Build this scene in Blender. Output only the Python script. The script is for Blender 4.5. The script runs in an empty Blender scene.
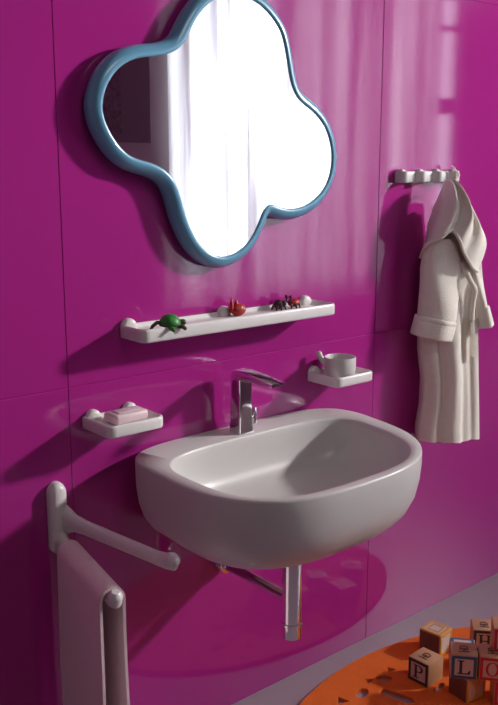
import bpy, bmesh, math, random
from mathutils import Vector, Matrix
random.seed(4)
C = bpy.context.scene.collection
PI = math.pi

# ------------------------------------------------------------------ camera model (498x705)
FPX, HY, VPX, CX, CY, HCAM = 897.0, 163.0, 1326.0, 249.0, 352.5, 1.6
TH = math.atan((CY - HY) / FPX)
PHI = math.atan((VPX - CX) / (FPX / math.cos(TH)))
F = Vector((math.cos(PHI)*math.cos(TH), math.sin(PHI)*math.cos(TH), -math.sin(TH)))
R = Vector((math.sin(PHI), -math.cos(PHI), 0))
U = Vector((math.cos(PHI)*math.sin(TH), math.sin(PHI)*math.sin(TH), math.cos(TH)))
CAM = Vector((-1.56945, -1.88310, HCAM))
def ray(x, y): return F + R*((x-CX)/FPX) - U*((y-CY)/FPX)
def at(x, y, Y=0.0):                      # measured point -> place on the plane at depth Y
    r = ray(x, y); return CAM + r*((Y-CAM.y)/r.y)
def on(x, y, Z=0.0):                      # measured point -> place on the level Z
    r = ray(x, y); return CAM + r*((Z-CAM.z)/r.z)

# ------------------------------------------------------------------ materials
def lin(r, g, b):
    f = lambda c: (c/255/12.92) if c/255 <= .04045 else ((c/255+.055)/1.055)**2.4
    return (f(r), f(g), f(b), 1)
def mat(name, col, rough=.5, metal=0, noise=0, nscale=40, bump=0, bscale=300, **kw):
    m = bpy.data.materials.new(name); m.use_nodes = True
    nt = m.node_tree; b = nt.nodes['Principled BSDF']
    b.inputs['Base Color'].default_value = col
    b.inputs['Roughness'].default_value = rough
    b.inputs['Metallic'].default_value = metal
    for k, v in kw.items(): b.inputs[k.replace('_', ' ')].default_value = v
    tc = nt.nodes.new('ShaderNodeTexCoord')
    if noise:
        n = nt.nodes.new('ShaderNodeTexNoise'); n.inputs['Scale'].default_value = nscale; n.inputs['Detail'].default_value = 4
        nt.links.new(tc.outputs['Object'], n.inputs['Vector'])
        mx = nt.nodes.new('ShaderNodeMix'); mx.data_type = 'RGBA'
        mx.inputs['A'].default_value = tuple(c*(1-noise) for c in col[:3])+(1,)
        mx.inputs['B'].default_value = tuple(min(1, c*(1+noise)) for c in col[:3])+(1,)
        nt.links.new(n.outputs['Fac'], mx.inputs['Factor'])
        nt.links.new(mx.outputs['Result'], b.inputs['Base Color'])
    if bump:
        n2 = nt.nodes.new('ShaderNodeTexNoise'); n2.inputs['Scale'].default_value = bscale; n2.inputs['Detail'].default_value = 3
        nt.links.new(tc.outputs['Object'], n2.inputs['Vector'])
        bp = nt.nodes.new('ShaderNodeBump'); bp.inputs['Strength'].default_value = bump; bp.inputs['Distance'].default_value = .004
        nt.links.new(n2.outputs['Fac'], bp.inputs['Height']); nt.links.new(bp.outputs['Normal'], b.inputs['Normal'])
    return m
M = {}
M['magenta'] = mat('magenta_panel', lin(166, 38, 130), .45, noise=.05, nscale=1.2, Coat_Weight=1.0, Coat_Roughness=.05, Coat_IOR=1.62, Specular_IOR_Level=0.0)
M['seam'] = mat('seam_grout', lin(226, 130, 200), .7)
M['floor'] = mat('pale_floor', lin(164, 148, 158), .38, noise=.05, nscale=6)
M['white_wall'] = mat('white_wall', lin(168, 163, 163), .8)
M['ceiling'] = mat('ceiling_paint', lin(130, 126, 128), .9)
M['ceramic'] = mat('matt_ceramic', lin(204, 201, 198), .33, noise=.015, nscale=8)
M['plastic'] = mat('white_plastic', lin(226, 222, 220), .3)
M['plastic2'] = mat('white_plastic_matte', lin(214, 212, 210), .4)
M['blue'] = mat('blue_frame', lin(102, 160, 190), .28, Coat_Weight=.5, Coat_Roughness=.1)
M['mirror'] = mat('mirror_silver', (.93, .94, .95, 1), .0, 1.0)
M['chrome'] = mat('chrome', (.82, .82, .83, 1), .06, 1.0)
M['steel'] = mat('brushed_metal', (.5, .5, .52, 1), .25, 1.0)
M['robe'] = mat('terry_cloth', lin(236, 230, 218), .95, noise=.05, nscale=60, bump=.55, bscale=320, Sheen_Weight=.25)
M['towel'] = mat('pink_towel', lin(244, 218, 222), .95, noise=.04, nscale=60, bump=.5, bscale=350, Sheen_Weight=.2)
M['rug'] = mat('orange_felt', lin(232, 108, 28), .95, noise=.08, nscale=25, bump=.5, bscale=250)
M['wood'] = mat('block_wood', lin(196, 150, 112), .6, noise=.16, nscale=30)
M['wood_dark'] = mat('block_wood_dark', lin(120, 76, 58), .65, noise=.15, nscale=30)
M['inset'] = mat('block_inset', lin(206, 186, 178), .65, noise=.06, nscale=50)
M['green_ink'] = mat('green_ink', lin(38, 62, 56), .5)
M['blue_ink'] = mat('blue_ink', lin(22, 92, 136), .5)
M['navy_ink'] = mat('navy_ink', lin(30, 40, 84), .5)
M['red_ink'] = mat('red_ink', lin(200, 34, 62), .5)
M['yellow_ink'] = mat('yellow_ink', lin(226, 160, 62), .5)
M['brown_ink'] = mat('brown_ink', lin(110, 70, 58), .6)
M['soap'] = mat('soap', lin(228, 204, 208), .35, Subsurface_Weight=.1)
M['turtle'] = mat('turtle_green', lin(46, 130, 50), .45, noise=.35, nscale=60)
M['turtle_skin'] = mat('turtle_skin', lin(60, 62, 42), .5)
M['toy_red'] = mat('toy_red', lin(165, 30, 30), .45, noise=.12, nscale=60)
M['toy_dark'] = mat('toy_brown', lin(66, 38, 42), .35)
M['toy_pale'] = mat('toy_pale', lin(222, 190, 160), .4)
M['picture'] = mat('dark_picture', lin(118, 112, 116), .6)
M['picture_art'] = mat('dark_picture_art', lin(112, 104, 108), .7, noise=1.0, nscale=34)
M['frame_white'] = mat('window_paint', lin(222, 220, 220), .5)
def curtain_mat():
    m = bpy.data.materials.new('sheer_curtain'); m.use_nodes = True
    nt = m.node_tree; nt.nodes.remove(nt.nodes['Principled BSDF']); o = nt.nodes['Material Output']
    t = nt.nodes.new('ShaderNodeBsdfTranslucent'); t.inputs['Color'].default_value = (.92, .9, .9, 1)
    d = nt.nodes.new('ShaderNodeBsdfDiffuse'); d.inputs['Color'].default_value = (.85, .84, .84, 1)
    tc = nt.nodes.new('ShaderNodeTexCoord'); n = nt.nodes.new('ShaderNodeTexNoise'); n.inputs['Scale'].default_value = 1; n.inputs['Detail'].default_value = 3
    mp_ = nt.nodes.new('ShaderNodeMapping'); mp_.inputs['Scale'].default_value = (7, .5, .25)
    nt.links.new(tc.outputs['Object'], mp_.inputs['Vector']); nt.links.new(mp_.outputs[0], n.inputs['Vector'])
    r = nt.nodes.new('ShaderNodeMapRange'); r.inputs['From Min'].default_value = .36; r.inputs['From Max'].default_value = .64; r.inputs['To Min'].default_value = .08; r.inputs['To Max'].default_value = .88  # light and dark of the folds put into the translucent mix as streaks
    nt.links.new(n.outputs['Fac'], r.inputs['Value'])
    x = nt.nodes.new('ShaderNodeMixShader'); nt.links.new(r.outputs['Result'], x.inputs[0])
    nt.links.new(t.outputs[0], x.inputs[1]); nt.links.new(d.outputs[0], x.inputs[2]); nt.links.new(x.outputs[0], o.inputs['Surface'])
    return m
M['curtain'] = curtain_mat()
def glass_mat():
    m = bpy.data.materials.new('window_glass'); m.use_nodes = True
    nt = m.node_tree; nt.nodes.remove(nt.nodes['Principled BSDF']); o = nt.nodes['Material Output']
    t = nt.nodes.new('ShaderNodeBsdfTransparent'); g = nt.nodes.new('ShaderNodeBsdfGlossy'); g.inputs['Roughness'].default_value = .02
    x = nt.nodes.new('ShaderNodeMixShader'); x.inputs[0].default_value = .05
    nt.links.new(t.outputs[0], x.inputs[1]); nt.links.new(g.outputs[0], x.inputs[2]); nt.links.new(x.outputs[0], o.inputs['Surface'])
    return m
M['glass'] = glass_mat()

# ------------------------------------------------------------------ object helpers
def root_of(o):
    while o.parent: o = o.parent
    return o
def obj(name, bm, m, parent=None, local=False, smooth=True, angle=40):
    if parent is not None and not local:
        bmesh.ops.translate(bm, verts=bm.verts, vec=-Vector(root_of(parent).location))
    bmesh.ops.recalc_face_normals(bm, faces=bm.faces)
    me = bpy.data.meshes.new(name); bm.to_mesh(me); bm.free()
    if smooth:
        for p in me.polygons: p.use_smooth = True
        try: me.set_sharp_from_angle(angle=math.radians(angle))
        except Exception: pass
    o = bpy.data.objects.new(name, me); C.objects.link(o)
    if m: me.materials.append(M[m])
    if parent is not None: o.parent = parent
    return o
def tag(o, label, cat, group=None):
    o['label'] = label; o['category'] = cat
    if group: o['group'] = group
    return o
def thing(name, label, cat, loc=(0, 0, 0), rotz=0, group=None):
    o = bpy.data.objects.new(name, None); C.objects.link(o); o.empty_display_size = .05
    o.location = loc; o.rotation_euler = (0, 0, rotz)
    return tag(o, label, cat, group)
def struct(name, bm, m, smooth=False):
    o = obj(name, bm, m, smooth=smooth); o['kind'] = 'structure'; return o
def rbox(bm, x0, x1, y0, y1, z0, z1, r=0, seg=3, mtx=None):
    g = bmesh.ops.create_cube(bm, size=1)
    vs = g['verts']
    for v in vs:
        v.co = Vector((x0+(v.co.x+.5)*(x1-x0), y0+(v.co.y+.5)*(y1-y0), z0+(v.co.z+.5)*(z1-z0)))
    es = list({e for v in vs for e in v.link_edges})
    if r > 0:
        out = bmesh.ops.bevel(bm, geom=es, offset=r, segments=seg, profile=.5, affect='EDGES')
        vs = list({v for f in out['faces'] for v in f.verts} | {v for v in vs if v.is_valid})
    if mtx is not None:
        bmesh.ops.transform(bm, matrix=mtx, verts=[v for v in vs if v.is_valid])
    return vs
def loft(bm, rings, close=True, cap0=True, cap1=True):
    R_ = [[bm.verts.new(p) for p in r] for r in rings]
    n = len(R_[0])
    for a, b in zip(R_, R_[1:]):
        for i in range(n if close else n-1):
            j = (i+1) % n
            bm.faces.new((a[i], a[j], b[j], b[i]))
    if cap0 and close: bm.faces.new(list(reversed(R_[0])))
    if cap1 and close: bm.faces.new(R_[-1])
    return R_
def tube(bm, pts, rad, n=16, up=Vector((0, 0, 1)), caps=True):
    """sweep an ellipse (a sideways, b along the up hint) along pts, with domed ends"""
    pts = [Vector(p) for p in pts]
    rr = [(r, r) if not isinstance(r, (tuple, list)) else r for r in (rad if isinstance(rad, list) else [rad]*len(pts))]
    rings = []
    N = len(pts)
    def frame(i):
        t = (pts[min(i+1, N-1)]-pts[max(i-1, 0)]).normalized()
        s = t.cross(up)
        if s.length < 1e-4: s = t.cross(Vector((0, 1, 0)))
        s.normalize(); return t, s, s.cross(t).normalized()
    def ring(p, s, u, a, b): return [p+s*a*math.cos(2*PI*k/n)+u*b*math.sin(2*PI*k/n) for k in range(n)]
    t, s, u = frame(0)
    if caps:
        for q in (.15, .45, .75):
            sc = math.sin(math.acos(1-q)); d = min(rr[0])*(1-q)
            rings.append(ring(pts[0]-t*d, s, u, rr[0][0]*sc, rr[0][1]*sc))
    for i in range(N):
        t, s, u = frame(i); rings.append(ring(pts[i], s, u, *rr[i]))
    if caps:
        for q in (.75, .45, .15):
            sc = math.sin(math.acos(1-q)); d = min(rr[-1])*(1-q)
            rings.append(ring(pts[-1]+t*d, s, u, rr[-1][0]*sc, rr[-1][1]*sc))
    loft(bm, rings)
def lathe(bm, prof, c, axis='z', n=32):
    """prof: (radius, along) list; around axis through c"""
    c = Vector(c); rings = []
    for r, h in prof:
        ring = []
        for k in range(n):
            a = 2*PI*k/n
            if axis == 'z': p = Vector((r*math.cos(a), r*math.sin(a), h))
            elif axis == 'y': p = Vector((r*math.cos(a), h, r*math.sin(a)))
            else: p = Vector((h, r*math.cos(a), r*math.sin(a)))
            ring.append(c+p)
        rings.append(ring)
    loft(bm, rings)
def ball(bm, c, rx, ry, rz, seg=20, rings=12, mtx=None):
    g = bmesh.ops.create_uvsphere(bm, u_segments=seg, v_segments=rings, radius=1)
    m = Matrix.Translation(Vector(c)) @ (mtx or Matrix.Identity(4)) @ Matrix.Diagonal((rx, ry, rz, 1))
    bmesh.ops.transform(bm, matrix=m, verts=g['verts'])
def catmull(pts, sub, closed=False):
    P = [Vector(p) for p in pts]; n = len(P); out = []
    rng = range(n) if closed else range(n-1)
    for i in rng:
        g = (lambda k: P[k % n]) if closed else (lambda k: P[max(0, min(n-1, k))])
        a, b, c, d = g(i-1), g(i), g(i+1), g(i+2)
        for k in range(sub):
            t = k/sub
            out.append(.5*((2*b)+(c-a)*t+(2*a-5*b+4*c-d)*t*t+(3*b-a-3*c+d)*t**3))
    if not closed: out.append(P[-1])
    return out
def samp(poly, t):
    """point at fraction t of a polyline"""
    x = t*(len(poly)-1); i = min(int(x), len(poly)-2); return poly[i].lerp(poly[i+1], x-i)
def gauss(x, m, s): return math.exp(-((x-m)/s)**2)
NB = bmesh.new

# ------------------------------------------------------------------ the room
XL, XR, YB, ZC = -3.2, 7.2, -3.3, 3.7
bm = NB()
xs = [XL, -1.64, -.54, .56, 1.66, 2.76, 3.86, 4.96, 6.06, XR]; zs = [0, 1.068, 2.117, 3.166, ZC]
for i in range(len(xs)-1):
    for j in range(len(zs)-1):
        rbox(bm, xs[i]+.0009, xs[i+1]-.0009, 0, .03, zs[j]+(.0009 if j else 0), zs[j+1]-.0009, .0012, 1)
nb = len(bm.faces)
rbox(bm, XL, XR, .0016, .06, 0, ZC)
bm.faces.ensure_lookup_table()
for f in bm.faces[nb:]: f.material_index = 1
wb = struct('wall_back', bm, 'magenta'); wb.data.materials.append(M['seam'])
bm = NB(); rbox(bm, XL-.1, XR+.1, YB-.4, .06, -.1, 0); struct('floor', bm, 'floor')
bm = NB(); rbox(bm, XL-.1, XR+.1, YB-.4, .06, ZC, ZC+.1); struct('ceiling', bm, 'ceiling')
bm = NB(); rbox(bm, XL-.1, XL, YB, .06, 0, ZC); struct('wall_left', bm, 'white_wall')
bm = NB(); rbox(bm, XR, XR+.1, YB, .06, 0, ZC); struct('wall_right', bm, 'white_wall')
W0, W1, WZ0, WZ1 = 2.06, 5.36, .62, 3.05
bm = NB()
rbox(bm, XL-.1, W0, YB-.12, YB, 0, ZC); rbox(bm, W1, XR+.1, YB-.12, YB, 0, ZC)
rbox(bm, W0, W1, YB-.12, YB, 0, WZ0); rbox(bm, W0, W1, YB-.12, YB, WZ1, ZC)
struct('wall_front', bm, 'white_wall')
bm = NB()
for x in (W0, 2.44, 3.34, 4.2, 4.9, W1-.05): rbox(bm, x, x+.05, YB-.09, YB-.03, WZ0, WZ1, .004, 1)
for z in (WZ0, WZ1-.05): rbox(bm, W0, W1, YB-.085, YB-.035, z, z+.05, .004, 1)
for z in (1.42, 2.03, 2.74): rbox(bm, 4.92, W1, YB-.085, YB-.035, z, z+(.14 if z == 2.03 else .05), .004, 1)
wf = struct('window_1', bm, 'frame_white')
bm = NB(); rbox(bm, W0+.01, W1-.01, YB-.064, YB-.06, WZ0+.01, WZ1-.01)
g = obj('window_pane', bm, 'glass', wf, smooth=False)
# curtains hung inside the window
def curtain(x0, x1, folds, amp, label):
    bm = NB(); nx = int((x1-x0)*90); rows = []
    ph = random.random()*6
    for z in (WZ0-.12, 1.2, 2.0, 2.6, WZ1+.12):
        row = []
        for i in range(nx+1):
            u = i/nx; w = 2*PI*folds*u+ph
            k = .75+.25*(3.1-z)/2.4
            row.append((x0+(x1-x0)*u, YB+.07+amp*k*(math.sin(w)+.45*math.sin(2.3*w+1.3+z*.15)), z))
        rows.append(row)
    loft(bm, rows, close=False)
    t = obj('sheer_curtain', bm, 'curtain'); tag(t, label, 'curtain', 'sheer curtains of the window behind the camera'); return t
curtain(2.0, 2.43, 1.2, .008, 'flat white sheer curtain at the left end of the window, seen in the mirror')
curtain(2.435, 3.35, 5, .016, 'brightest backlit white sheer curtain in the middle of the mirror')
curtain(3.355, 4.93, 10, .035, 'pleated white sheer curtain reflected in the right lobe of the mirror')
bm = NB(); tube(bm, [(1.9, YB+.07, WZ1+.13), (5.5, YB+.07, WZ1+.13)], .012)
tag(obj('curtain_rod', bm, 'steel'), 'slim metal rod above the window carrying the sheer curtains', 'curtain rod')
# dark picture on the wall opposite
p = thing('wall_picture', 'dark framed picture on the grey wall, seen in the left lobe of the mirror', 'picture', (1.55, YB, 2.1))
bm = NB(); rbox(bm, 1.05, 1.89, YB+.0, YB+.03, 1.73, 2.45, .004, 1); obj('panel', bm, 'picture', p)
bm = NB(); rbox(bm, 1.11, 1.66, YB+.03, YB+.034, 1.78, 2.40); obj('artwork', bm, 'picture_art', p)

# ------------------------------------------------------------------ mirror
MY = -.046
mp = [(102,101),(106.5,84),(117.8,67.5),(134.6,58),(154,56),(166,54),(179.6,47.8),(188,33.7),(195,19.7),(205,6),(218,-3),(235,-6),(251,-1),(263,7),(274,20),(282,34),(286.6,56),(290.2,79),(295.5,95),(304,104.5),(317,115),(328,133),(332.5,157),(328.6,180),(318,196.5),(304,206.5),(289,209.5),(277,206.5),(269.5,204.5),(263.5,210),(258,225),(249,242),(236,253),(222,257.5),(207.7,252.5),(195,239),(185,216),(179.6,195),(173.5,180),(163,169),(148.7,162.5),(132,158),(118,146),(106.5,126.5),(102.3,112)]
mo = catmull([at(x, y, MY) for x, y in mp], 6, True)
mo = [Vector((p.x, 0, p.z)) for p in mo]
for _ in range(6): mo = [(mo[i-1]+mo[i]*2+mo[(i+1) % len(mo)])*.25 for i in range(len(mo))]
nm = len(mo); area = sum(mo[i-1].x*mo[i].z-mo[i].x*mo[i-1].z for i in range(nm))
nor = []
for i in range(nm):
    t = mo[(i+1) % nm]-mo[i-1]; v = Vector((t.z, 0, -t.x)).normalized()
    nor.append(v if area > 0 else -v)
for _ in range(8): nor = [(nor[i-1]+nor[i]*2+nor[(i+1) % nm]).normalized() for i in range(nm)]
t = thing('wall_mirror', 'cloud-shaped mirror with a rounded blue frame on the magenta wall', 'mirror', (-.08, 0, 1.3))
bm = NB(); bm.faces.new([bm.verts.new((q.x, MY, q.z)) for q in mo])
obj('mirror_glass', bm, 'mirror', t, smooth=False)
bm = NB()
prof = [(.0, -.0005), (.018, -.0005), (.025, -.006), (.0295, -.015), (.0305, -.025), (.0275, -.036), (.021, -.0445), (.013, -.0495), (.006, -.051), (.001, -.050), (-.001, -.047), (-.001, -.040)]
def off(d, y):
    q = [mo[i]+nor[i]*d for i in range(nm)]
    for _ in range(3): q = [(q[i-1]+q[i]*2+q[(i+1) % nm])*.25 for i in range(nm)]
    return [Vector((v.x, y, v.z)) for v in q]
loft(bm, [off(d, y) for d, y in prof], cap0=False, cap1=False)
obj('mirror_frame', bm, 'blue', t, angle=60)

# ------------------------------------------------------------------ trays and the shelf
def tray(name, label, cat, x0, x1, d, z0, h, discs, rd, group=None):
    t = thing(name, label, cat, ((x0+x1)/2, 0, z0), 0, group)
    bm = NB()
    def ring(inset, z, r):
        a0, a1, b0, b1 = x0+inset, x1-inset, -d+inset, -.001-inset*.6
        pts = []
        for cx, cy, s in ((a1-r, b1-.004, 0), (a0+.004, b1-.004, 1), (a0+r, b0+r, 2), (a1-r, b0+r, 3)):
            rr = r if s >= 2 else .004
            cx = (a1-rr) if s in (0, 3) else (a0+rr); cy = (b1-rr) if s < 2 else (b0+rr)
            for k in range(7):
                an = s*PI/2+k/6*PI/2
                pts.append(Vector((cx+rr*math.cos(an), cy+rr*math.sin(an), z)))
        return pts
    lip = .0075
    loft(bm, [ring(.006, z0, .018), ring(.0015, z0+.002, .02), ring(0, z0+.006, .022), ring(0, z0+h-.006, .022), ring(.0015, z0+h-.0015, .021), ring(.004, z0+h, .02),
              ring(lip-.001, z0+h-.001, .018), ring(lip+.002, z0+h-.006, .017), ring(lip+.006, z0+h-.0105, .014), ring(lip+.012, z0+h-.012, .01)])
    obj('tray', bm, 'plastic', t, angle=50)
    for x in discs:
        bm = NB(); lathe(bm, [(rd*.3, -.019), (rd*.7, -.018), (rd*.92, -.015), (rd, -.010), (rd, -.001)], (x, 0, z0+h-.006), 'y')
        obj('wall_peg', bm, 'plastic', t)
    return t
tray('wall_shelf', 'long white shelf with raised rim under the blue mirror', 'shelf', -.39, .280, .105, 1.172, .034, (-.367, -.062, .243), .021)
tray('soap_dish', 'white wall-mounted soap dish left of the washbasin', 'soap dish', -.507, -.343, .128, .960, .031, (-.478, -.372), .020)
tray('cup_holder', 'white wall-mounted tray holding the cup right of the tap', 'cup holder', .262, .424, .128, .958, .031, (.285, .397), .020)

# soap
t = thing('soap_bar', 'pale pink soap bar lying in the white soap dish', 'soap', (-.42, -.066, .979))
bm = NB(); rbox(bm, -.049, .049, -.029, .029, .0, .026, .008, 4); bmesh.ops.rotate(bm, verts=bm.verts, matrix=Matrix.Rotation(.06, 3, 'Z'))
obj('bar', bm, 'soap', t, local=True)
bm = NB(); rbox(bm, -.032, .032, -.016, .016, .0262, .0285, .001, 2); bmesh.ops.rotate(bm, verts=bm.verts, matrix=Matrix.Rotation(.06, 3, 'Z'))
obj('raised_panel', bm, 'soap', t, local=True)
# cup
CXc, CYc, CZ = .335, -.066, .977
t = thing('bathroom_cup', 'round white cup with a small ear handle on the right-hand tray', 'cup', (CXc, CYc, CZ))
bm = NB(); lathe(bm, [(.03, 0), (.040, .001), (.0445, .005), (.047, .02), (.0475, .055), (.0465, .0575), (.0445, .0575), (.043, .055), (.0425, .02), (.038, .008), (.01, .006)], (CXc, CYc, CZ), n=40)
obj('cup_body', bm, 'ceramic', t)
bm = NB(); hd_ = Vector((-.80, .60, 0)); c0 = Vector((CXc, CYc, CZ))
tube(bm, [c0+hd_*.044+Vector((0, 0, .040)), c0+hd_*.052+Vector((0, 0, .046)), c0+hd_*.060+Vector((0, 0, .058)), c0+hd_*.064+Vector((0, 0, .068))], [(.009, .008), (.0088, .0075), (.0085, .007), (.0085, .0075)], 14, up=Vector((.6, .8, 0)))
obj('handle', bm, 'ceramic', t)

# ------------------------------------------------------------------ washbasin
BX = -.045
def sring(cx, yb, hw, depth, z, nb_=5.5, nf=2.9, n=96):
    """plan outline: back straight at yb, front rounded"""
    cy = yb-depth*.46; pts = []
    for k in range(n):
        a = 2*PI*k/n; c, s = math.cos(a), math.sin(a)
        e = nb_ if s > 0 else nf
        hd = depth*.46 if s > 0 else depth*.54
        px = abs(c)**(2/((e+nf)/2 if s > 0 else nf))*(1 if c >= 0 else -1)
        py = abs(s)**(2/e)*(1 if s >= 0 else -1)
        y = cy+hd*py; q = min(1, max(0, (-y-.15)/.4))
        pts.append(Vector((cx-.010+(hw-.045*q*q)*px-.035*q+.012*(1-q)*max(0, px), y, z)))
    return pts
bm = NB()
ZR = .876
outer = [(.50, .36, .648, .05), (.62, .66, .650, .01), (.72, .76, .656, .002), (.80, .835, .668, .0), (.875, .895, .690, 0), (.935, .942, .720, 0), (.975, .975, .757, 0), (.995, .992, .80, 0), (1.0, 1.0, .84, 0), (1.0, 1.0, .868, 0), (.997, .998, ZR-.0025, 0), (.990, .992, ZR, 0)]
rings = [sring(BX+.012, -.001-b, .374*sw, .558*sd, z) for sw, sd, z, b in outer]
IX, IYB, IW, ID = -.04, -.098, .325, .434
inner = [(1.012, ZR), (1.0, ZR-.0015), (.992, ZR-.006), (.98, ZR-.02), (.955, ZR-.055), (.915, ZR-.09), (.85, ZR-.115), (.75, ZR-.128), (.5, ZR-.134), (.12, ZR-.137)]
for s, z in inner:
    rings.append(sring(IX, IYB-ID*(1-s)*.45, IW*s, ID*s, z, 4.2, 3.2))
loft(bm, rings)
t = thing('washbasin', 'large white rounded wall-hung washbasin under the shelf', 'washbasin', (BX, -.001, .648))
obj('basin', bm, 'ceramic', t, angle=65)
bm = NB(); lathe(bm, [(.012, 0), (.026, 0), (.028, .002), (.026, .005), (.01, .007)], (IX, -.31, ZR-.1365), n=24)
obj('drain_cover', bm, 'chrome', t)

# tap
FX, FY = BX-.002, -.062
t = thing('basin_tap', 'tall square chrome mixer tap on the back ledge of the washbasin', 'tap', (FX, FY, ZR))
bm = NB()
def rrect(cx, cy, hx, hy, z, r=.006):
    pts = []
    for s, (sx, sy) in enumerate(((1, 1), (-1, 1), (-1, -1), (1, -1))):
        for k in range(4):
            a = s*PI/2+k/3*PI/2
            pts.append(Vector((cx+sx*(hx-r)+r*math.cos(a), cy+sy*(hy-r)+r*math.sin(a), z)))
    return pts
loft(bm, [rrect(FX, FY, .0245, .0255, ZR-.0005), rrect(FX, FY, .0245, .0255, ZR+.01), rrect(FX, FY, .0225, .0235, ZR+.03), rrect(FX, FY, .0215, .0225, ZR+.158), rrect(FX, FY-.001, .0195, .0205, ZR+.1705)])
obj('tap_body', bm, 'chrome', t, angle=30)
bm = NB()
rg = []
for y, zt, zb, hw in ((FY+.02, .170, .150, .018), (FY+.006, .1765, .150, .0215), (FY-.03, .1775, .150, .0225), (FY-.08, .173, .153, .0225), (FY-.125, .1675, .1535, .0225), (FY-.148, .164, .154, .0215)):
    zc, hz = ZR+(zt+zb)/2, (zt-zb)/2
    rg.append([Vector((q.x, y, q.y)) for q in [Vector((FX, zc, 0))+Vector((a.x-FX, a.y, 0)) for a in rrect(FX, 0, hw, hz, 0, .0035)]])
loft(bm, rg); obj('spout', bm, 'chrome', t, angle=30)
bm = NB(); tube(bm, [(FX+.02, FY, ZR+.034), (FX+.034, FY, ZR+.034)], .008, 16, caps=False)
lv = obj('lever', bm, 'chrome', t)
bm = NB(); rbox(bm, FX+.034, FX+.048, FY-.013, FY+.012, ZR+.016, ZR+.064, .004, 2)
obj('lever_plate', bm, 'chrome', lv, angle=30)

# waste trap
TX, TY = BX-.029, -.30
t = thing('waste_trap', 'chrome waste pipe and trap below the washbasin', 'pipe', (TX, TY, .37))
bm = NB(); lathe(bm, [(.018, .2783), (.026, .2778), (.026, .046), (.0255, .0455)], (TX, TY, .37), n=32)
obj('trap_tube', bm, 'chrome', t)
bm = NB(); lathe(bm, [(.006, 0), (.024, .0), (.0265, .002), (.0275, .036), (.0295, .038), (.0295, .043), (.026, .045)], (TX, TY, .37), n=32)
obj('end_cap', bm, 'chrome', t)
bm = NB(); tube(bm, [(TX, TY+.018, .476), (TX, -.004, .476)], .0155, 20, caps=False)
obj('outlet_pipe', bm, 'chrome', t)
bm = NB(); lathe(bm, [(.016, -.034), (.023, -.033), (.026, -.028), (.026, -.001), (.02, -.0005)], (TX, 0, .476), 'y', n=28)
obj('wall_flange', bm, 'chrome', t)

# ------------------------------------------------------------------ towel holder and towel
PX0, PX1 = -.612, -.566
t = thing('towel_holder', 'white wall towel holder with two swing arms', 'towel holder', (-.578, 0, .66))
bm = NB()
def plate_ring(y, ins):
    cx = (PX0+PX1)/2; pts = []
    hw = (PX1-PX0)/2-ins
    for k in range(13): a = k/12*PI; pts.append(Vector((cx+hw*math.cos(a), y, .815+(hw*1.25)*math.sin(a))))
    for k in range(13): a = PI+k/12*PI; pts.append(Vector((cx+hw*math.cos(a), y, .680+(hw*.9)*math.sin(a))))
    return pts
loft(bm, [plate_ring(-.001, 0), plate_ring(-.012, 0), plate_ring(-.020, .002), plate_ring(-.026, .007), plate_ring(-.029, .013)])
obj('wall_plate', bm, 'plastic', t)
def arm(bm, a, b, w, h, rise=.012):
    a, b = Vector(a), Vector(b)
    d = (b-a).normalized()
    pts = [a, a.lerp(b, .04), a.lerp(b, .1), a.lerp(b, .2), a.lerp(b, .5), a.lerp(b, .88), a.lerp(b, .95)+Vector((0, 0, rise*.15)), b+Vector((0, 0, rise*.5)), b+d*.002+Vector((0, 0, rise))]
    rad = [(w*1.3, h*2.2), (w*1.2, h*1.8), (w*1.05, h*1.25), (w, h*1.02), (w*.95, h*.95), (w*.92, h*.92), (w*.95, h*1.0), (w*1.08, h*1.08), (w*1.05, h*1.0)]
    tube(bm, pts, rad, 20)
UA, UB = (-.574, -.018, .747), (-.518, -.390, .744)
LA, LB = (-.588, -.018, .690), (-.650, -.365, .686)
bm = NB(); arm(bm, UA, UB, .0135, .0185); obj('arm', bm, 'plastic', t)
bm = NB(); arm(bm, LA, LB, .0150, .0170, .016); obj('arm', bm, 'plastic', t)
# towel over the lower arm
A, B = Vector(LA), Vector(LB)
d = Vector((B.x-A.x, B.y-A.y, 0)).normalized(); side = d.cross(Vector((0, 0, 1))).normalized()      # points to the left of the arm
if side.x > 0: side = -side
bm = NB()
def U_ring(s, out):
    """section of the hanging towel at distance s along the arm"""
    c = A+d*s+Vector((0, 0, (B.z-A.z)*s/(B-A).length)); zt = c.z; pts = []
    L = .60
    r_out, th = .0232, .0065
    wob = .0025*math.sin(s*40)
    def pt(w, z): return c+side*w+Vector((0, 0, z-c.z))
    path = []
    for k in range(9): f = 1-k/8; path.append((r_out+.010*f*f+wob*f+.006*math.sin(f*5+s*9)*f, zt-L*f))
    for k in range(1, 12): a = k/12*PI; path.append((r_out*math.cos(a), zt+r_out*math.sin(a)*1.0))
    for k in range(9): f = k/8; path.append((-(r_out+.012*f*f+.005*math.sin(f*4+s*11+1)*f), zt-L*f))
    ins = []
    for k in range(len(path)):
        p0, p1 = path[max(0, k-1)], path[min(len(path)-1, k+1)]
        tx, tz = p1[0]-p0[0], p1[1]-p0[1]; l = math.hypot(tx, tz) or 1
        ins.append((path[k][0]+tz/l*th, path[k][1]-tx/l*th))
    return [pt(*q) for q in path]+[pt(*q) for q in reversed(ins)]
S0, S1 = .06, .338
ss = [S0, S0+.004]+[S0+(S1-S0)*k/8 for k in range(1, 8)]+[S1-.004, S1]
rings = []
for s in ss: rings.append(U_ring(s, 0))
loft(bm, rings)
bmesh.ops.recalc_face_normals(bm, faces=bm.faces)
tw = obj('hand_towel', bm, 'towel', angle=70); tag(tw, 'pale pink towel folded over the lower arm of the towel holder', 'towel')

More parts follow.
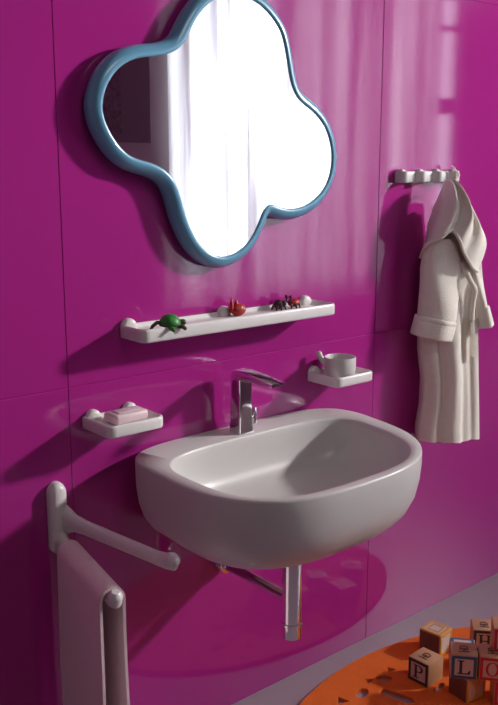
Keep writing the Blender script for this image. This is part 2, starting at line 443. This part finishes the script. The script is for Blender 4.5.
# ------------------------------------------------------------------ toys on the shelf
LS = .8; SZ = 1.172+.034-.012
def toy(name, label, px, py, group='small toys on the shelf'):
    q = on(px, py, SZ); return thing(name, label, 'toy', (q.x, q.y, SZ), 0, group), q
t, q = toy('toy_turtle', 'green toy turtle at the left end of the shelf', 170, 330)
bm = NB()
lathe(bm, [(.004, .040), (.012, .0385), (.020, .0335), (.0255, .025), (.0275, .016), (.026, .012), (.02, .0105)], q, n=20)
obj('shell', bm, 'turtle', t)
bm = NB(); lathe(bm, [(.02, .0105), (.026, .0115), (.0285, .015), (.027, .0165)], q, n=20); obj('shell_rim', bm, 'turtle_skin', t)
def leg(parent, m, pts, rad, name='leg'):
    bm = NB(); tube(bm, [q+Vector((p[0]*LS, p[1]*LS, p[2])) for p in pts], rad, 10); return obj(name, bm, m, parent)
leg(t, 'turtle_skin', [(-.022, .004, .018), (-.042, .008, .022), (-.058, .010, .014), (-.064, .010, .006)], [.0055, .005, .0045, .004], 'flipper')
leg(t, 'turtle', [(-.012, -.018, .012), (-.016, -.032, .008), (-.015, -.042, .005)], [.006, .006, .005], 'flipper')
leg(t, 'turtle_skin', [(.012, -.014, .012), (.026, -.030, .010), (.032, -.036, .005)], [.006, .006, .005], 'flipper')
leg(t, 'turtle', [(.018, .010, .012), (.034, .020, .010), (.040, .024, .005)], [.006, .006, .005], 'flipper')
leg(t, 'turtle_skin', [(.020, -.004, .016), (.034, -.012, .018), (.040, -.015, .018)], [.007, .008, .008], 'head')
t, q = toy('toy_fish', 'red toy fish with raised pointed fins in the middle of the shelf', 237, 316)
bm = NB(); ball(bm, q+Vector((.004, 0, .0175)), .0245, .017, .0175); obj('fish_body', bm, 'toy_red', t)
for dx, h, w in ((-.019, .052, .006), (-.002, .046, .0075)):
    bm = NB(); lathe(bm, [(w*1.1, .012), (w*1.15, .024), (w*.8, h*.75), (w*.15, h)], q+Vector((dx, 0, 0)), n=10); obj('fin', bm, 'toy_red', t)
for s in (-1, 1):
    bm = NB(); ball(bm, q+Vector((.010+.004*s, -.0145, .022-.002*s)), .0035, .0025, .0035, 10, 8); obj('spot', bm, 'toy_pale', t)
t, q = toy('toy_beetle', 'dark brown toy beetle on the shelf beside the red crab', 279, 310)
bm = NB(); ball(bm, q+Vector((0, 0, .017)), .017, .015, .014); obj('beetle_body', bm, 'toy_dark', t)
bm = NB(); ball(bm, q+Vector((.008, -.012, .020)), .008, .008, .008, 12, 8); obj('head', bm, 'toy_dark', t)
for a in (-150, -110, -60, -20, 30, 150):
    c, s = math.cos(math.radians(a)), math.sin(math.radians(a))
    leg(t, 'toy_dark', [(.012*c, .012*s, .012), (.022*c, .022*s, .012), (.026*c, .026*s, .003)], [.003, .003, .0025])
t, q = toy('toy_crab', 'red toy crab at the right end of the shelf', 293, 308)
bm = NB(); ball(bm, q+Vector((.003, 0, .0155)), .021, .015, .012); obj('crab_body', bm, 'toy_red', t)
for a in (-140, -100, -60, -20, 25):
    c, s = math.cos(math.radians(a)), math.sin(math.radians(a))
    leg(t, 'toy_dark', [(.014*c, .011*s, .012), (.026*c, .021*s, .013), (.029*c, .024*s, .003)], [.003, .003, .0025])
for s in (-1, 1):
    leg(t, 'toy_dark', [(-.013, .006*s, .014), (-.024, .010*s, .024), (-.022, .010*s, .034)], [.003, .0035, .0055], 'claw')

# ------------------------------------------------------------------ hook rail
t = thing('hook_rail', 'white wavy wall hook rail holding the bathrobe', 'hook rail', (.77, 0, 1.54))
HX0, HX1, HZ0, HZ1 = .632, .925, 1.539, 1.575
pk = [HX0+.018+(HX1-HX0-.036)*k/3 for k in range(4)]
bm = NB()
def rail_ring(z, ins):
    pts = []; n = 90
    for k in range(n+1):
        x = HX0+(HX1-HX0)*k/n
        b = max(math.sqrt(max(0, 1-((x-p_)/.0185)**2)) if abs(x-p_) < .0185 else 0 for p_ in pk)
        e = .018 if k in (0, n) else .016
        y = -(e+.022*b)+ins
        pts.append(Vector((min(HX1-ins, max(HX0+ins, x)), y, z)))
    pts += [Vector((HX1-ins, -.001, z)), Vector((HX0+ins, -.001, z))]
    return pts
loft(bm, [rail_ring(HZ0, .004), rail_ring(HZ0+.002, .001), rail_ring(HZ0+.005, 0), rail_ring(HZ1-.005, 0), rail_ring(HZ1-.002, .001), rail_ring(HZ1, .004)])
obj('rail', bm, 'plastic2', t, angle=50)
for p_ in pk:
    bm = NB(); lathe(bm, [(.017, -.001), (.0175, -.016), (.016, -.021), (.011, -.024), (.004, -.025)], (p_, 0, HZ1-.011), 'y', n=24)
    obj('peg', bm, 'plastic2', t)

# ------------------------------------------------------------------ bathrobe
RO = Vector((.86, -.10, 0)); RE = Vector((.888, -.46, 0)).normalized(); RN = Vector((-RE.y*-1, 0, 0)); RN = Vector((RE.y, -RE.x, 0))
def fr(px, py, n=0.0):
    """measured point -> place on the robe's own hanging plane, n in front of it"""
    r = ray(px, py); o = RO+RN*n
    return CAM+r*((o-CAM).dot(RN)/r.dot(RN))
t = thing('bathrobe', 'cream terry bathrobe with hood hanging on the hook rail', 'bathrobe', (RO.x, RO.y, .70))
# body + skirt: rows (left px, right px, y px), closed section
rows = [(434, 470, 205), (428, 474, 225), (425, 478, 250), (422.5, 480, 275), (420.5, 479.5, 300), (418.5, 478, 325), (418, 478, 350), (421, 478, 378), (419.5, 478.5, 405), (415.5, 479, 425), (415, 479.5, 438)]
def skirt_front(u, v):
    """depth of the front of the robe, u across, v down"""
    k = min(1, max(0, (v-.30)/.35))
    a = .034*math.sin(PI*min(1, max(0, u)))**.5
    lap = 1/(1+math.exp((u-.62)/.018))
    f = .022*lap+.010*gauss(u, .48, .11)-.014*gauss(u, .27, .04)+.004*gauss(u, .13, .07)
    f += -.006*gauss(u, .82, .05)
    return a+f*k+.004*math.sin(9*u+7*v)
bm = NB(); rings = []
fine = []
for i in range(len(rows)-1):
    for k in range(4):
        f = k/4; fine.append(tuple(a+(b-a)*f for a, b in zip(rows[i], rows[i+1])))
fine.append(rows[-1])
for i, (l, r_, y) in enumerate(fine):
    v = i/(len(fine)-1); L, Rr = fr(l, y), fr(r_, y); pts = []
    for k in range(61):
        u = k/60; hem = 0
        if v > .97: hem = .002*math.sin(u*17)+.010*gauss(u, .5, .2)*0
        pts.append(L.lerp(Rr, u)+RN*skirt_front(u, v)+Vector((0, 0, hem)))
    for k in range(1, 24):
        u = 1-k/24
        q = L.lerp(Rr, u); b_ = (.030+.045*(1-u)*min(1, v*4))*math.sin(PI*u)**.5
        q2 = q-RN*(b_+.004*math.sin(u*14+v*3)); q2.y = min(q2.y, -.012); pts.append(q2)
    rings.append(pts)
loft(bm, rings); obj('robe_body', bm, 'robe', t, angle=80)
# sleeves: (left px, right px, y px)
def sleeve(rws, n0, dep, name='sleeve'):
    bm = NB(); rings = []
    fine = []
    for i in range(len(rws)-1):
        for k in range(4): fine.append(tuple(a+(b-a)*k/4 for a, b in zip(rws[i], rws[i+1])))
    fine.append(rws[-1])
    for i, (l, r_, yl, yr) in enumerate(fine):
        v = i/(len(fine)-1); L, Rr = fr(l, yl, n0), fr(r_, yr, n0); c = (L+Rr)/2; h = (Rr-L)/2; pts = []
        for k in range(40):
            a = 2*PI*k/40
            rp = .0035*math.sin(3*a+4*v)+.004*math.sin(v*9+a)
            pts.append(c+h*math.cos(a)+RN*(dep*(.7+.3*v)*math.sin(a)+rp))
        rings.append(pts)
    loft(bm, rings); return obj(name, bm, 'robe', t, angle=80)
def cuff(parent, tl, tr, bl, br, n0, dep):
    bm = NB(); rings = []
    TL, TR, BL, BR = fr(*tl, n0), fr(*tr, n0), fr(*bl, n0), fr(*br, n0)
    for v, sc in ((0, .90), (.0, .97), (.06, 1.0), (.2, 1.005), (.22, .99), (.25, 1.005), (.9, 1.01), (.97, .99), (1.0, .93), (1.0, .82), (.9, .78)):
        L, Rr = TL.lerp(BL, v), TR.lerp(BR, v); c = (L+Rr)/2; h = (Rr-L)/2*sc
        rings.append([c+h*math.cos(2*PI*k/40)+RN*(dep*sc*math.sin(2*PI*k/40)+.003*math.sin(5*2*PI*k/40+1)) for k in range(40)])
    loft(bm, rings); return obj('cuff', bm, 'robe', parent, angle=60)
s = sleeve([(429, 453, 236, 240), (424, 459, 252, 258), (420.5, 460, 268, 275), (419.5, 458.5, 290, 296), (418, 455.5, 312, 319), (418, 452, 320, 328)], .045, .042)
cuff(s, (416, 314), (455.5, 322), (411, 334), (450.5, 341.5), .045, .050)
s = sleeve([(462, 477, 245, 245), (466, 480, 260, 262), (469, 483, 280, 282), (472, 486, 300, 303), (473, 487, 310, 312)], .012, .03)
cuff(s, (473, 307), (488, 305), (475, 328), (493, 324.5), .012, .036)
# lapel edge running down the front
bm = NB()
lp = catmull([fr(462, 262, .055), fr(470, 280, .062), fr(475, 290, .056), fr(473, 304, .050), fr(472, 320, .048)], 6)
tube(bm, lp, [(.009, .006)]*len(lp), 10, up=RN); obj('lapel', bm, 'robe', t)
# pocket on the right front
bm = NB(); g = [[fr(470.5+(478.2-470.5)*i/4, 318+(357-318)*j/8, .050-.020*(i/4)**2) for i in range(5)] for j in range(9)]
loft(bm, g, close=False)
ret = bmesh.ops.solidify(bm, geom=bm.faces[:], thickness=.008); obj('pocket', bm, 'robe', t, angle=60)
# hood, hanging down over the front: a patch between four edges
def curve(pl): return catmull([fr(*p) for p in pl], 8)
topc = curve([(444.5, 181, -.002), (447, 179.5, .012), (449.5, 180, .014), (452.5, 183, .004)])
lefc = curve([(444.5, 181, -.002), (440, 192, .0), (433.5, 208, .0), (426, 235, .0), (420, 258, .0)])
rigc = curve([(452.5, 183, .004), (463.5, 194, .012), (475.5, 216, .018), (486, 239, .014), (484.5, 254, .022), (477, 272, .040)])
botc = curve([(420, 258, .0), (426, 245, .060), (439, 238.5, .085), (452, 231, .088), (459, 242, .090), (465, 256, .088), (471, 267, .072), (477, 272, .040)])
def coons(u, v):
    c1, c2, d1, d2 = samp(topc, u), samp(botc, u), samp(lefc, v), samp(rigc, v)
    p = c1*(1-v)+c2*v+d1*(1-u)+d2*u-(topc[0]*(1-u)*(1-v)+topc[-1]*u*(1-v)+botc[0]*(1-u)*v+botc[-1]*u*v)
    bul = .036*math.sin(PI*u)**.7*math.sin(PI*min(1, v*1.0))**.8
    fold = (.011*gauss(u, .30, .06)-.012*gauss(u, .42, .05)+.017*gauss(u, .55, .06)-.016*gauss(u, .68, .05)+.010*gauss(u, .82, .07))*math.sin(PI*min(1, v*.85+.08))
    return p+RN*(bul+fold)
bm = NB()
grid = [[coons(i/48, j/40) for i in range(49)] for j in range(41)]
loft(bm, grid, close=False)
bmesh.ops.recalc_face_normals(bm, faces=bm.faces)
bmesh.ops.solidify(bm, geom=bm.faces[:], thickness=.007)
hd = obj('hood', bm, 'robe', t, angle=80)
bm = NB(); rim = [coons(i/48, .985)+RN*.001 for i in range(49)]
tube(bm, rim, [(.0055, .0055)]*len(rim), 8); obj('hood_hem', bm, 'robe', hd)
# loop over the peg
bm = NB(); k0 = fr(446, 184, .0)
px_ = pk[3]-.012
lp = catmull([k0+Vector((0, 0, -.01)), Vector((px_-.018, -.048, HZ0+.01)), Vector((px_-.014, -.044, HZ1+.002)), Vector((px_-.010, -.026, HZ1+.016)), Vector((px_-.004, -.030, HZ1+.008)), Vector((px_+.004, -.046, HZ0+.02)), k0+Vector((.008, -.004, -.01))], 6)
tube(bm, lp, [(.0035, .0025)]*len(lp), 8); obj('hanging_loop', bm, 'robe', t)

# ------------------------------------------------------------------ rug with cut-out shapes
RC, RA, RB, RT = Vector((.44, -.487, 0)), .64, .40, .012
cu = bpy.data.curves.new('rug_outline', 'CURVE'); cu.dimensions = '2D'; cu.fill_mode = 'BOTH'; cu.extrude = RT/2-.001; cu.bevel_depth = .001
def spl(pts):
    s = cu.splines.new('POLY'); s.points.add(len(pts)-1)
    for q, p_ in zip(s.points, pts): q.co = (p_[0], p_[1], 0, 1)
    s.use_cyclic_u = True
spl([(RC.x+RA*math.cos(2*PI*k/160), RC.y+RB*math.sin(2*PI*k/160)) for k in range(160)])
def hole(px, py, shape, s, rot):
    s *= 1.15; c = on(px, py, RT); cr, sr = math.cos(rot), math.sin(rot)
    spl([(c.x+(x*cr-y*sr)*s, c.y+(x*sr+y*cr)*s) for x, y in shape])
tri = [(-1, -.7), (1, -.7), (.1, .9)]
hexa = [(1.2*math.cos(k*PI/5), .75*math.sin(k*PI/5)) for k in range(10)]
bar = [(-1.5, -.45), (1.0, -.5), (1.5, .0), (1.0, .5), (-1.4, .35)]
for a in ((341, 700, tri, .020, -.3), (362, 693, hexa, .022, .3), (368, 680, tri, .016, .2), (384, 678, hexa, .020, -.7), (390, 669, tri, .016, -.1), (398, 696, bar, .034, -1.3), (439, 687, bar, .019, .2), (330, 722, hexa, .022, 0), (352, 716, tri, .022, .8), (380, 722, bar, .03, .4), (415, 722, hexa, .026, .9), (455, 730, tri, .024, .1)):
    hole(*a)
co = bpy.data.objects.new('rug_outline', cu); C.objects.link(co); co.location = (0, 0, 0)
bpy.context.view_layer.update()
me = bpy.data.meshes.new_from_object(co.evaluated_get(bpy.context.evaluated_depsgraph_get()))
bpy.data.objects.remove(co); bpy.data.curves.remove(cu)
me.name = 'round_rug'; rug = bpy.data.objects.new('round_rug', me); C.objects.link(rug); rug.location = (0, 0, RT/2+.0002)
me.materials.clear(); me.materials.append(M['rug'])
tag(rug, 'rounded orange rug with cut-out shapes on the pale floor', 'rug')

# ------------------------------------------------------------------ letter blocks
BS = .078
def ringpoly(cx, cy, ro, so, ri, si, dx=0, n=28, a0=0, a1=2*PI):
    out = []
    for k in range(n):
        p0, p1 = a0+(a1-a0)*k/n, a0+(a1-a0)*(k+1)/n
        out.append([(cx+ro*math.cos(p0), cy+so*math.sin(p0)), (cx+ro*math.cos(p1), cy+so*math.sin(p1)), (cx+dx+ri*math.cos(p1), cy+si*math.sin(p1)), (cx+dx+ri*math.cos(p0), cy+si*math.sin(p0))])
    return out
def rc(x0, y0, x1, y1): return [(x0, y0), (x1, y0), (x1, y1), (x0, y1)]
GL = {   # serif capitals drawn in a unit box (-.5..5)
 'L': [rc(-.30, -.5, -.12, .5), rc(-.42, .43, 0, .5), rc(-.42, -.5, .40, -.42), [(.40, -.5), (.44, -.2), (.38, -.2), (.22, -.42)]],
 'P': [rc(-.28, -.5, -.10, .5), rc(-.40, -.5, .04, -.43), rc(-.40, .43, .1, .5), rc(-.12, -.06, .1, .01)] + ringpoly(.06, .22, .34, .28, .18, .21, -.02, 16, -PI/2, PI/2),
 'O': ringpoly(0, 0, .45, .52, .27, .46),
 'H': [rc(-.36, -.5, -.19, .5), rc(.19, -.5, .36, .5), rc(-.2, -.04, .2, .04), rc(-.46, -.5, -.09, -.43), rc(-.46, .43, -.09, .5), rc(.09, -.5, .46, -.43), rc(.09, .43, .46, .5)],
 'Y': [[(-.42, .5), (-.20, .5), (.09, .02), (-.09, -.02)], [(.30, .5), (.38, .5), (.09, -.02), (0, .04)], rc(-.09, -.5, .09, .03), rc(-.2, -.5, .2, -.43), rc(-.5, .43, -.1, .5), rc(.14, .43, .5, .5)],
 'E': [rc(-.32, -.5, -.14, .5), rc(-.42, .43, .36, .5), rc(-.42, -.5, .38, -.43), rc(-.16, -.04, .2, .04), rc(.30, .25, .36, .5), rc(.32, -.5, .38, -.25), rc(.14, -.14, .2, .14)],
 'fig': ringpoly(0, .1, .30, .26, .22, .19, 0, 18) + [rc(-.34, -.42, .34, -.34), rc(-.05, -.4, .05, -.1), [(-.3, -.1), (-.22, -.16), (0, .02), (-.06, .08)], [(.3, -.1), (.22, -.16), (0, .02), (.06, .08)]],
 'box': [rc(-.5, -.5, .5, -.36), rc(-.5, .36, .5, .5), rc(-.5, -.36, -.36, .36), rc(.36, -.36, .5, .36)],
}
FACE = {'front': (Matrix.Rotation(PI/2, 4, 'X'), (0, -BS/2, BS/2)), 'top': (Matrix.Identity(4), (0, 0, BS)),
        'left': (Matrix.Rotation(-PI/2, 4, 'Z') @ Matrix.Rotation(PI/2, 4, 'X'), (-BS/2, 0, BS/2)),
        'right': (Matrix.Rotation(PI/2, 4, 'Z') @ Matrix.Rotation(PI/2, 4, 'X'), (BS/2, 0, BS/2))}
def slab(bm, polys, mtx, z0, z1):
    for poly in polys:
        a = [bm.verts.new(mtx @ Vector((x, y, z0))) for x, y in poly]; b = [bm.verts.new(mtx @ Vector((x, y, z1))) for x, y in poly]
        n = len(poly); bm.faces.new(b); bm.faces.new(list(reversed(a)))
        for i in range(n): bm.faces.new((a[i], a[(i+1) % n], b[(i+1) % n], b[i]))
def block(label, x, y, z, yaw, faces, body='wood'):
    """faces: side -> (border ink or None, inset material, glyph, glyph ink)"""
    t = thing('letter_block', label, 'toy block', (x, y, z), yaw, 'wooden letter blocks on the rug')
    bm = NB(); rbox(bm, -BS/2, BS/2, -BS/2, BS/2, 0, BS, .003, 2); obj('cube', bm, body, t, local=True)
    for side, (ink, ins, gl, gink) in faces.items():
        rot, o = FACE[side]; mtx = Matrix.Translation(Vector(o)) @ rot
        h = BS/2-.003; w = .0085
        if ink:
            bm = NB(); slab(bm, [rc(-h, -h, h, -h+w), rc(-h, h-w, h, h), rc(-h, -h+w, -h+w, h-w), rc(h-w, -h+w, h, h-w)], mtx, -.001, .0012)
            obj('border', bm, ink, t, local=True, smooth=False)
        if ins:
            bm = NB(); slab(bm, [rc(-h+w, -h+w, h-w, h-w)], mtx, -.001, .0005); obj('face_panel', bm, ins, t, local=True, smooth=False)
        if gl:
            sc = (h-w)*1.62
            bm = NB(); slab(bm, [[(x_*sc, y_*sc) for x_, y_ in p_] for p_ in GL[gl]], mtx, 0, .0014)
            obj('letter' if gl not in ('fig', 'box') else 'emblem', bm, gink, t, local=True, smooth=False)
    return t
def place(px, py, z, yaw):
    """centre of a block whose near lower-left front corner is the measured point"""
    q = on(px, py, z); rx = Vector((math.cos(yaw), math.sin(yaw), 0)); ry = Vector((-math.sin(yaw), math.cos(yaw), 0))
    c = q+rx*BS/2+ry*BS/2; return c.x, c.y, z, yaw
FACING = math.atan2(R.y, R.x)
top_fig = (None, None, 'fig', 'brown_ink')
z0 = RT+.0004; z1 = z0+BS+.0004; z2 = z1+BS+.0004
FA = FACING-.17
block('wooden block with a dark green letter P, standing alone in front', *place(407.5, 678, z0, -PI/2+.05), {'front': ('green_ink', 'inset', 'P', 'green_ink'), 'top': top_fig})
block('wooden block with a white panel and yellow border on top, behind the P block', *place(418.5, 650, z0, -PI/2+.14), {'front': ('wood_dark', 'wood_dark', 'fig', 'brown_ink'), 'top': ('yellow_ink', 'inset', 'box', 'wood'), 'right': ('yellow_ink', 'inset', None, None)})
YY = FACING+.55
block('block with a yellow letter Y, under the L block', *place(466.5, 704, z0, YY), {'front': ('yellow_ink', 'inset', 'Y', 'yellow_ink'), 'left': ('wood_dark', 'wood_dark', 'fig', 'brown_ink')})
block('block with a blue border and navy letter L, on the Y block', *place(450, 678, z1, FA), {'front': ('blue_ink', 'inset', 'L', 'navy_ink'), 'top': top_fig})
block('red-bordered block at the right edge, under the O block', *place(493, 705, z0, FA+.05), {'front': ('red_ink', 'inset', 'E', 'red_ink')})
block('block with a red border and red letter O, beside the L block', *place(478.3, 680, z1, FA-.02), {'front': ('red_ink', 'inset', 'O', 'red_ink'), 'top': top_fig})
block('red-bordered block topmost at the right edge, on the O block', *place(492.5, 652, z2, FA), {'front': ('red_ink', 'inset', None, None), 'top': top_fig})
block('block with a dark green letter H, behind the O block', *place(472, 651, z0, FA+.04), {'front': ('green_ink', 'inset', 'H', 'green_ink'), 'top': top_fig})
block('block with white top panel and blue border, low behind the L block', *place(450, 672, z0, FA), {'top': ('blue_ink', 'inset', None, None), 'left': ('blue_ink', 'inset', None, None)})

# ------------------------------------------------------------------ light
def area(name, loc, target, sx, sy, power, col=(1, 1, 1)):
    l = bpy.data.lights.new(name, 'AREA'); l.shape = 'RECTANGLE'; l.size = sx; l.size_y = sy; l.energy = power; l.color = col
    o = bpy.data.objects.new(name, l); C.objects.link(o); o.location = loc
    o.rotation_euler = (Vector(target)-Vector(loc)).to_track_quat('-Z', 'Y').to_euler(); return o
key = area('added_key', (4.9, -3.1, 3.3), (-.6, 0, 1.6), .42, .36, 39, (1, .97, .95)); key.data.spread = math.radians(56)  # added key inside the room, standing in for light from the window
area('daylight_curtain', (2.88, -3.75, 1.9), (2.88, 0, 1.9), .75, 2.0, 14)
area('daylight_pleats', (4.3, -3.8, 2.0), (4.3, 0, 2.0), 1.15, 1.9, 27)
area('daylight_edge', (2.2, -3.7, 1.9), (2.2, 0, 1.9), .3, 2.0, 3.2)
fill = area('added_fill', (-.4, -2.0, 3.66), (0, 0, 1.25), 1.2, 1.2, 4, (1, .96, .94)); fill.data.spread = math.radians(80)  # added soft fill that lifts the shadows, not a fitted lamp
w = bpy.data.worlds.new('sky'); bpy.context.scene.world = w; w.use_nodes = True
bg = w.node_tree.nodes['Background']; bg.inputs['Color'].default_value = (.8, .87, 1, 1); bg.inputs['Strength'].default_value = 4.6

# ------------------------------------------------------------------ camera
cd = bpy.data.cameras.new('camera'); cd.sensor_fit = 'VERTICAL'; cd.sensor_height = 24; cd.lens = 24*FPX/705; cd.clip_start = .05
cam = bpy.data.objects.new('camera', cd); C.objects.link(cam)
m3 = Matrix((R, U, -F)).transposed(); cam.matrix_world = Matrix.Translation(CAM) @ m3.to_4x4()
S = bpy.context.scene; S.camera = cam
S.view_settings.view_transform = 'Standard'; S.view_settings.look = 'None'; S.view_settings.exposure = 0
S.cycles.use_denoising = True; S.cycles.max_bounces = 8; S.cycles.sample_clamp_indirect = 6
